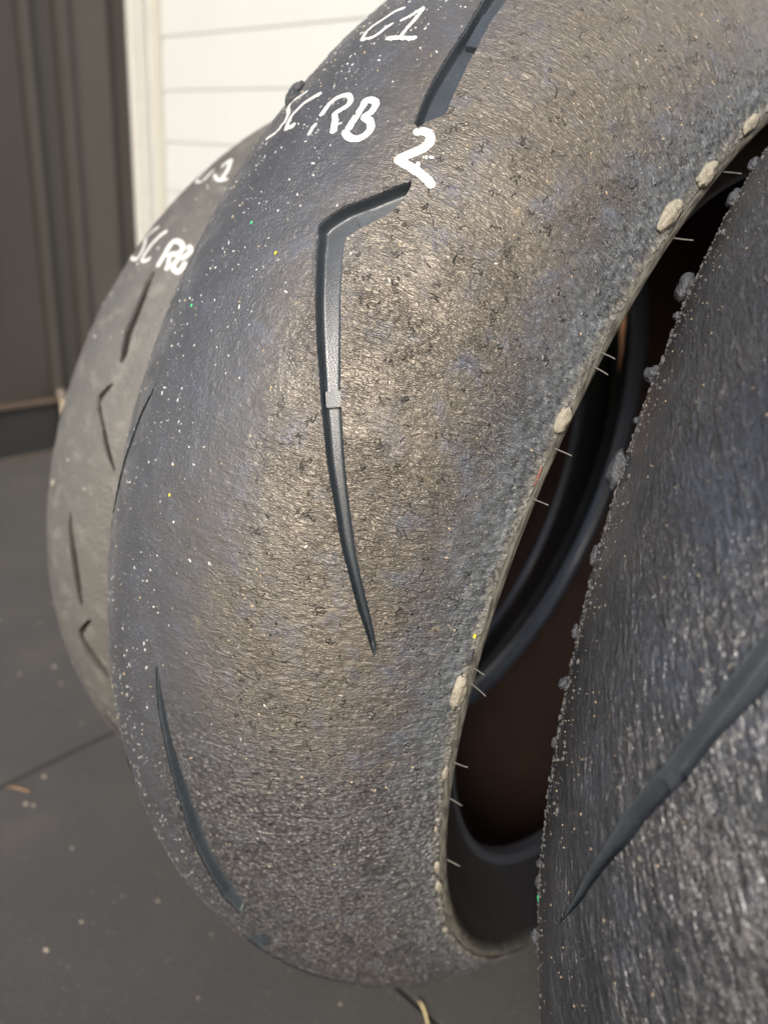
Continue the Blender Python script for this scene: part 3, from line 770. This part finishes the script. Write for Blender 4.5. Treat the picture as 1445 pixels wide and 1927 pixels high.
# ------------------------------------------------------------------ front tyre behind (narrow, blurred)
def H_front(u, a):
    return .22 * fbm(u / 24, a / 20, 61) + .07 * pn(u / 4, a / 4, 63), np.zeros_like(u)
for st in FRONT_MARKS['G']:
    for p in st[0]: p[1] += 3.5
T3 = Tyre(.2902, .0608, .0386, .93, H_front)
t3 = empty('front_tyre', M4([[0.9993348459229194, 0.011533661602719405, 0.03459538082242248], [-0.013027114943114605, 0.9989789513861774, 0.043259091109642364], [-0.03406112153868926, -0.043680995151294526, 0.9984647267991591]], (-0.16434605375515254, 0.012623491382635485, 0.28975050052939766)))
tag(t3, 'narrow dusty grey front tyre at left, blurred, half hidden behind the centre tyre', 'tyre')
polys3 = [T3.poly(p) for p in FRONT_GROOVES]
extra3 = [T3.poly(shifted(FRONT_GROOVES[i], 56.6)) for i in (2, 3)] + [T3.poly(shifted(FRONT_GROOVES[0], -56.6)), T3.poly(shifted(FRONT_GROOVES[1], -56.6))]
build_tread(T3, concat_rows(-45, 75, .16, 1.2), np.concatenate([np.arange(-T3.A, T3.A - .4, .9), [T3.A]]), polys3 + extra3, M_FRONT, t3)
for P in polys3 + extra3:
    build_groove(T3, P, 4.0, M_GROOVE_F, t3, .4)
carcass(T3, t3, bead_r=.2165, seg=240)
for nm, key in (('letter_g', 'G'), ('digit_one', 'one'), ('letter_s', 'S'), ('letter_c', 'C'), ('letter_r', 'R'), ('letter_b', 'B')):
    build_mark(T3, 'painted_' + nm, FRONT_MARKS[key], .27, t3, lift=.2)
specks(T3, 'white_specks', 160, (-30, 60), (-60, 60), M_SPECK, t3, (.2, .8), None, 23, polys=polys3)
lump(T3, 'rubber_lump', 9.0, -14, 5, 5, 2, M_LUMP_Y, t3, seed=70, sub=2)

# ------------------------------------------------------------------ floor of black rubber mats
def mat_floor():
    t = NT('rubber_granulate_mat')
    o = t.n('ShaderNodeTexCoord').outputs['Object']
    g = t.noise(o, 700, 4, .75); b = t.noise(o, 9, 4, .6); s = t.voro(o, 620)
    c = t.mix(b, (.026, .025, .024), (.046, .043, .040))
    c = t.mix(t.ramp(g, .54, .72), c, (.13, .122, .112))
    c = t.mix(t.math('MULTIPLY', t.ramp(b, .55, .75), .4), c, (.075, .062, .052))
    c = t.mix(t.math('MULTIPLY', t.ramp(s.outputs['Distance'], .16, .08), t.ramp(t.noise(o, 60, 2), .55, .7)), c, (.30, .28, .25))
    t.col(c); t.set(Roughness=.8)
    t.l(t.bump(g, .0012, .8), t.p.inputs['Normal'])
    return t.m
M_MAT = mat_floor()
fl = bm_obj('floor', box_bm(-6, 6, -6, 6, -.06, -.008), simple('concrete', (.012, .012, .012), .9, 8, .2))
tag(fl, kind='structure')
pv = bm_obj('bounce_pavement', box_bm(-9, 9, -12, -1.153, -.05, -.004), simple('pale_concrete', (.36, .34, .31), .85, 5, .15))  # unseen pale ground, added to bounce fill light up at the tyres
tag(pv, kind='structure')
pv2 = bm_obj('bounce_pavement', box_bm(-9, -1.153, -1.150, -.262, -.05, -.004), bpy.data.materials['pale_concrete'])  # second unseen piece, added to reflect in the left shoulders
tag(pv2, kind='structure')
xs = [-1.15 - .0, -.358, .442, 1.242]
rowsy = [(-1.15, -.15), (-.15, .40)]
n = 0
for (y0, y1) in rowsy + [(-1.15, -.70), (-.70, .40)]:
    for x0, x1 in ([(-.3565, .6435), (.6465, 1.6435)] if (y0, y1) in rowsy else [(-1.149, -.3595)]):
        bm_obj('rubber_mat', box_bm(x0, x1, y0 + .0015, y1 - .0015, -.008, 0.0, .0012, 2), M_MAT, fl)

# crumbs on the mats (uncountable) and a twig
def floor_crumbs():
    r = np.random.default_rng(5); n = 1600
    P = np.stack([r.uniform(-1.1, .3, n), r.uniform(-.6, .3, n), np.full(n, .0003)], 1)
    sz = .0003 + .0013 * r.random(n) ** 6
    K = 5; V = np.zeros((n, K + 1, 3)); ph = r.random(n) * 6
    for i in range(K):
        a = ph + i * 2 * math.pi / K
        V[:, i] = P + np.stack([np.cos(a) * sz * (1 + r.random(n)), np.sin(a) * sz, 0 * sz], 1)
    V[:, K] = P + np.stack([0 * sz, 0 * sz, sz], 1)
    idx = np.array([(i, (i + 1) % K, K) for i in range(K)])
    F = (idx[None] + (np.arange(n) * (K + 1))[:, None, None]).reshape(-1, 3)
    o = np_mesh('floor_crumbs', V.reshape(-1, 3), F, simple('floor_crumb', (.34, .29, .22), .6, 30, .6))
    tag(o, 'pale dust and tiny crumbs scattered over the black rubber mats', 'crumbs', kind='stuff')
floor_crumbs()

def twig(name, pts, r, mat, label, cat):
    bm = bmesh.new(); prev = None
    for i, p in enumerate(pts):
        p = Vector(p); rr = r * (1 - .5 * i / len(pts))
        ring = [bm.verts.new(p + Vector((math.cos(k * math.pi / 3) * rr * .6, math.cos(k * math.pi / 3) * rr * .6, rr + math.sin(k * math.pi / 3) * rr))) for k in range(6)]
        if prev:
            for k in range(6): bm.faces.new((prev[k], prev[(k + 1) % 6], ring[(k + 1) % 6], ring[k]))
        else: bm.faces.new(ring)
        prev = ring
    bm.faces.new(prev[::-1]); bmesh.ops.recalc_face_normals(bm, faces=bm.faces[:])
    return tag(bm_obj(name, bm, mat, smooth=True), label, cat)
twig('straw', [(.0300, -.1485, .001), (.0345, -.1500, .002), (.0400, -.1530, .002), (.047, -.1580, .001), (.052, -.162, .0005)], .0012, simple('straw', (.55, .45, .25), .6, 200, .3),
     'short pale straw lying on the mat at the foot of the centre tyre', 'straw')
twig('wood_splinter', [(-.352, -.262, .001), (-.343, -.256, .0015), (-.334, -.251, .001)], .0012, simple('splinter', (.26, .15, .08), .7, 200, .3),
     'small orange brown splinter on the mat left of the tyres', 'splinter')

# ------------------------------------------------------------------ slatted cream wall behind
def cream():
    t = NT('cream_painted_slat')
    o = t.n('ShaderNodeTexCoord').outputs['Object']
    n = t.noise(o, 6, 4, .6); f = t.noise(o, 90, 3, .6)
    c = t.mix(n, (.37, .385, .38), (.415, .428, .42))
    c = t.mix(t.math('MULTIPLY', t.ramp(f, .6, .8), .12), c, (.55, .52, .44))
    t.col(c); t.set(Roughness=.38)
    t.l(t.bump(n, .003, .3), t.p.inputs['Normal'])
    return t.m
M_CREAM = cream()
M_ALU = simple('pale_aluminium_rail', (.40, .40, .375), .35, 30, .12)
wall = empty('slatted_wall', Matrix.Translation((-1.07, .385, 0)))
tag(wall, 'cream wall of wide overlapping horizontal slats behind the tyres', 'wall')
z = .0
z0 = .632 - 8 * .079
k = 0
zz = z0
while zz < 2.2:
    # each slat leans out at its foot and laps over the one below
    bm = bmesh.new()
    L = 3.2; y_b, y_t = -.0010, .0008
    prof = [(y_b + .0008, zz + .0002), (y_b, zz + .0022), (y_b + .0002, zz + .0200), (y_t - .0003, zz + .0755), (y_t, zz + .0802), (y_t + .0095, zz + .0802), (y_b + .0125, zz + .0002)]
    v = [[bm.verts.new((x, a, b)) for a, b in prof] for x in (0.0, L)]
    m = len(prof)
    for i in range(m): bm.faces.new((v[0][i], v[0][(i + 1) % m], v[1][(i + 1) % m], v[1][i]))
    bm.faces.new(v[0]); bm.faces.new(v[1][::-1])
    bmesh.ops.recalc_face_normals(bm, faces=bm.faces[:])
    bm_obj('slat', bm, M_CREAM, wall)
    zz += .079
# brown board leaning against the wall behind the tyres, seen only through the gap between them
bd = bm_obj('wooden_board', box_bm(-.42, .62, -.006, .006, .001, .408, .001), simple('brown_board', (.36, .17, .075), .6, 14, .35), None)
bd.location = (0, .362, 0)
tag(bd, 'brown wooden board behind the tyres, glimpsed through the dark gap', 'board')
# guide rail at its left end: stepped aluminium profile
rail = empty('guide_rail', Matrix.Translation((-1.11, .375, 0)))
tag(rail, 'pale ribbed aluminium guide rail between the cream slats and the dark panels', 'rail')
for nm, x0, x1, y0, y1 in (('rail_flange', -1.1640, -1.130, .372, .400), ('rail_channel', -1.1298, -1.1215, .380, .400), ('rail_rib', -1.1213, -1.108, .370, .400), ('rail_channel', -1.1078, -1.094, .381, .400),
                           ('rail_rib', -1.0938, -1.089, .376, .400), ('rail_seal', -1.0888, -1.0715, .379, .400)):
    o = bm_obj(nm, box_bm(x0 + 1.11, x1 + 1.11, y0 - .375, y1 - .375, .002, 2.3, .0015, 3), M_ALU if nm != 'rail_seal' else simple('pale_seal', (.36, .355, .31), .5), rail)
# ------------------------------------------------------------------ dark sheet-metal panels at the left
def darkm():
    t = NT('dark_brown_sheet_metal')
    o = t.n('ShaderNodeTexCoord').outputs['Object']
    n = t.noise(t.map(o, (1, 1, .35)), 9, 4, .6)
    t.col(t.mix(n, (.022, .020, .0165), (.040, .036, .030)))
    t.set(Roughness=t.ramp(n, .3, .7, .38, .5))
    return t.m
M_DARK = darkm()
M_DARK2 = simple('grey_brown_rib', (.042, .037, .032), .45, 12, .15)
pan = empty('metal_partition', Matrix.Translation((-1.15, 0, 0)))
tag(pan, 'dark brown ribbed sheet metal partition standing at the left', 'partition')
def pbox(nm, y0, y1, z0, z1, x1, m, bev=.002, x0=-.03): return bm_obj(nm, box_bm(x0, x1, y0, y1, z0, z1, bev, 2), m, pan)
ys = [.371, .332, .262, .2405, .2015, .180]
pbox('panel', .333, .3710, .106, 2.3, -.006, M_DARK, .002, -.04)
pbox('panel', .2625, .3325, .106, 2.3, .002, simple('brown_panel', (.050, .044, .038), .42, 8, .2))
pbox('rib', .2395, .2620, .106, 2.3, .010, M_DARK2, .004)
pbox('panel', .1995, .2390, .106, 2.3, 0.0, M_DARK)
pbox('rib', .1795, .1990, .106, 2.3, .009, M_DARK2, .004)
y = .1790
for i in range(2):
    pbox('panel', y - .2400, y, .106, 2.3, 0.0, M_DARK); pbox('rib', y - .2600, y - .2405, .106, 2.3, .009, M_DARK2, .004); y -= .2605
pbox('base_rail', y, .3705, .098, .1055, .014, simple('rusty_rail', (.085, .062, .048), .5, 30, .3), .002)
pbox('plinth', y, .3705, -.002, .0975, .004, simple('black_plinth', (.018, .019, .019), .5, 12, .3))
pbox('foot_strip', y, .3705, -.001, .006, .016, simple('foot_strip', (.06, .05, .042), .7, 30, .3), .001)
br = empty('wall_bracket', Matrix.Translation((-1.13, .190, .085)))
tag(br, 'small pale metal bracket with round bolt at the foot of the dark partition', 'bracket')
bm_obj('plate', box_bm(-.004, .004, -.007, .010, -.050, .028, .0015), simple('pale_zinc', (.42, .36, .28), .4, 60, .3), br)
bm = bmesh.new(); bmesh.ops.create_cone(bm, cap_ends=True, segments=20, radius1=.0085, radius2=.0065, depth=.010)
bmesh.ops.bevel(bm, geom=[e for e in bm.edges if e.calc_face_angle(0) > .8], offset=.001, segments=2, affect='EDGES')
o = bm_obj('bolt', bm, simple('dull_steel', (.16, .14, .12), .45, 80, .3), br, smooth=False); o.location = (.008, -.006, .032); o.rotation_euler = (0, math.pi / 2, 0)
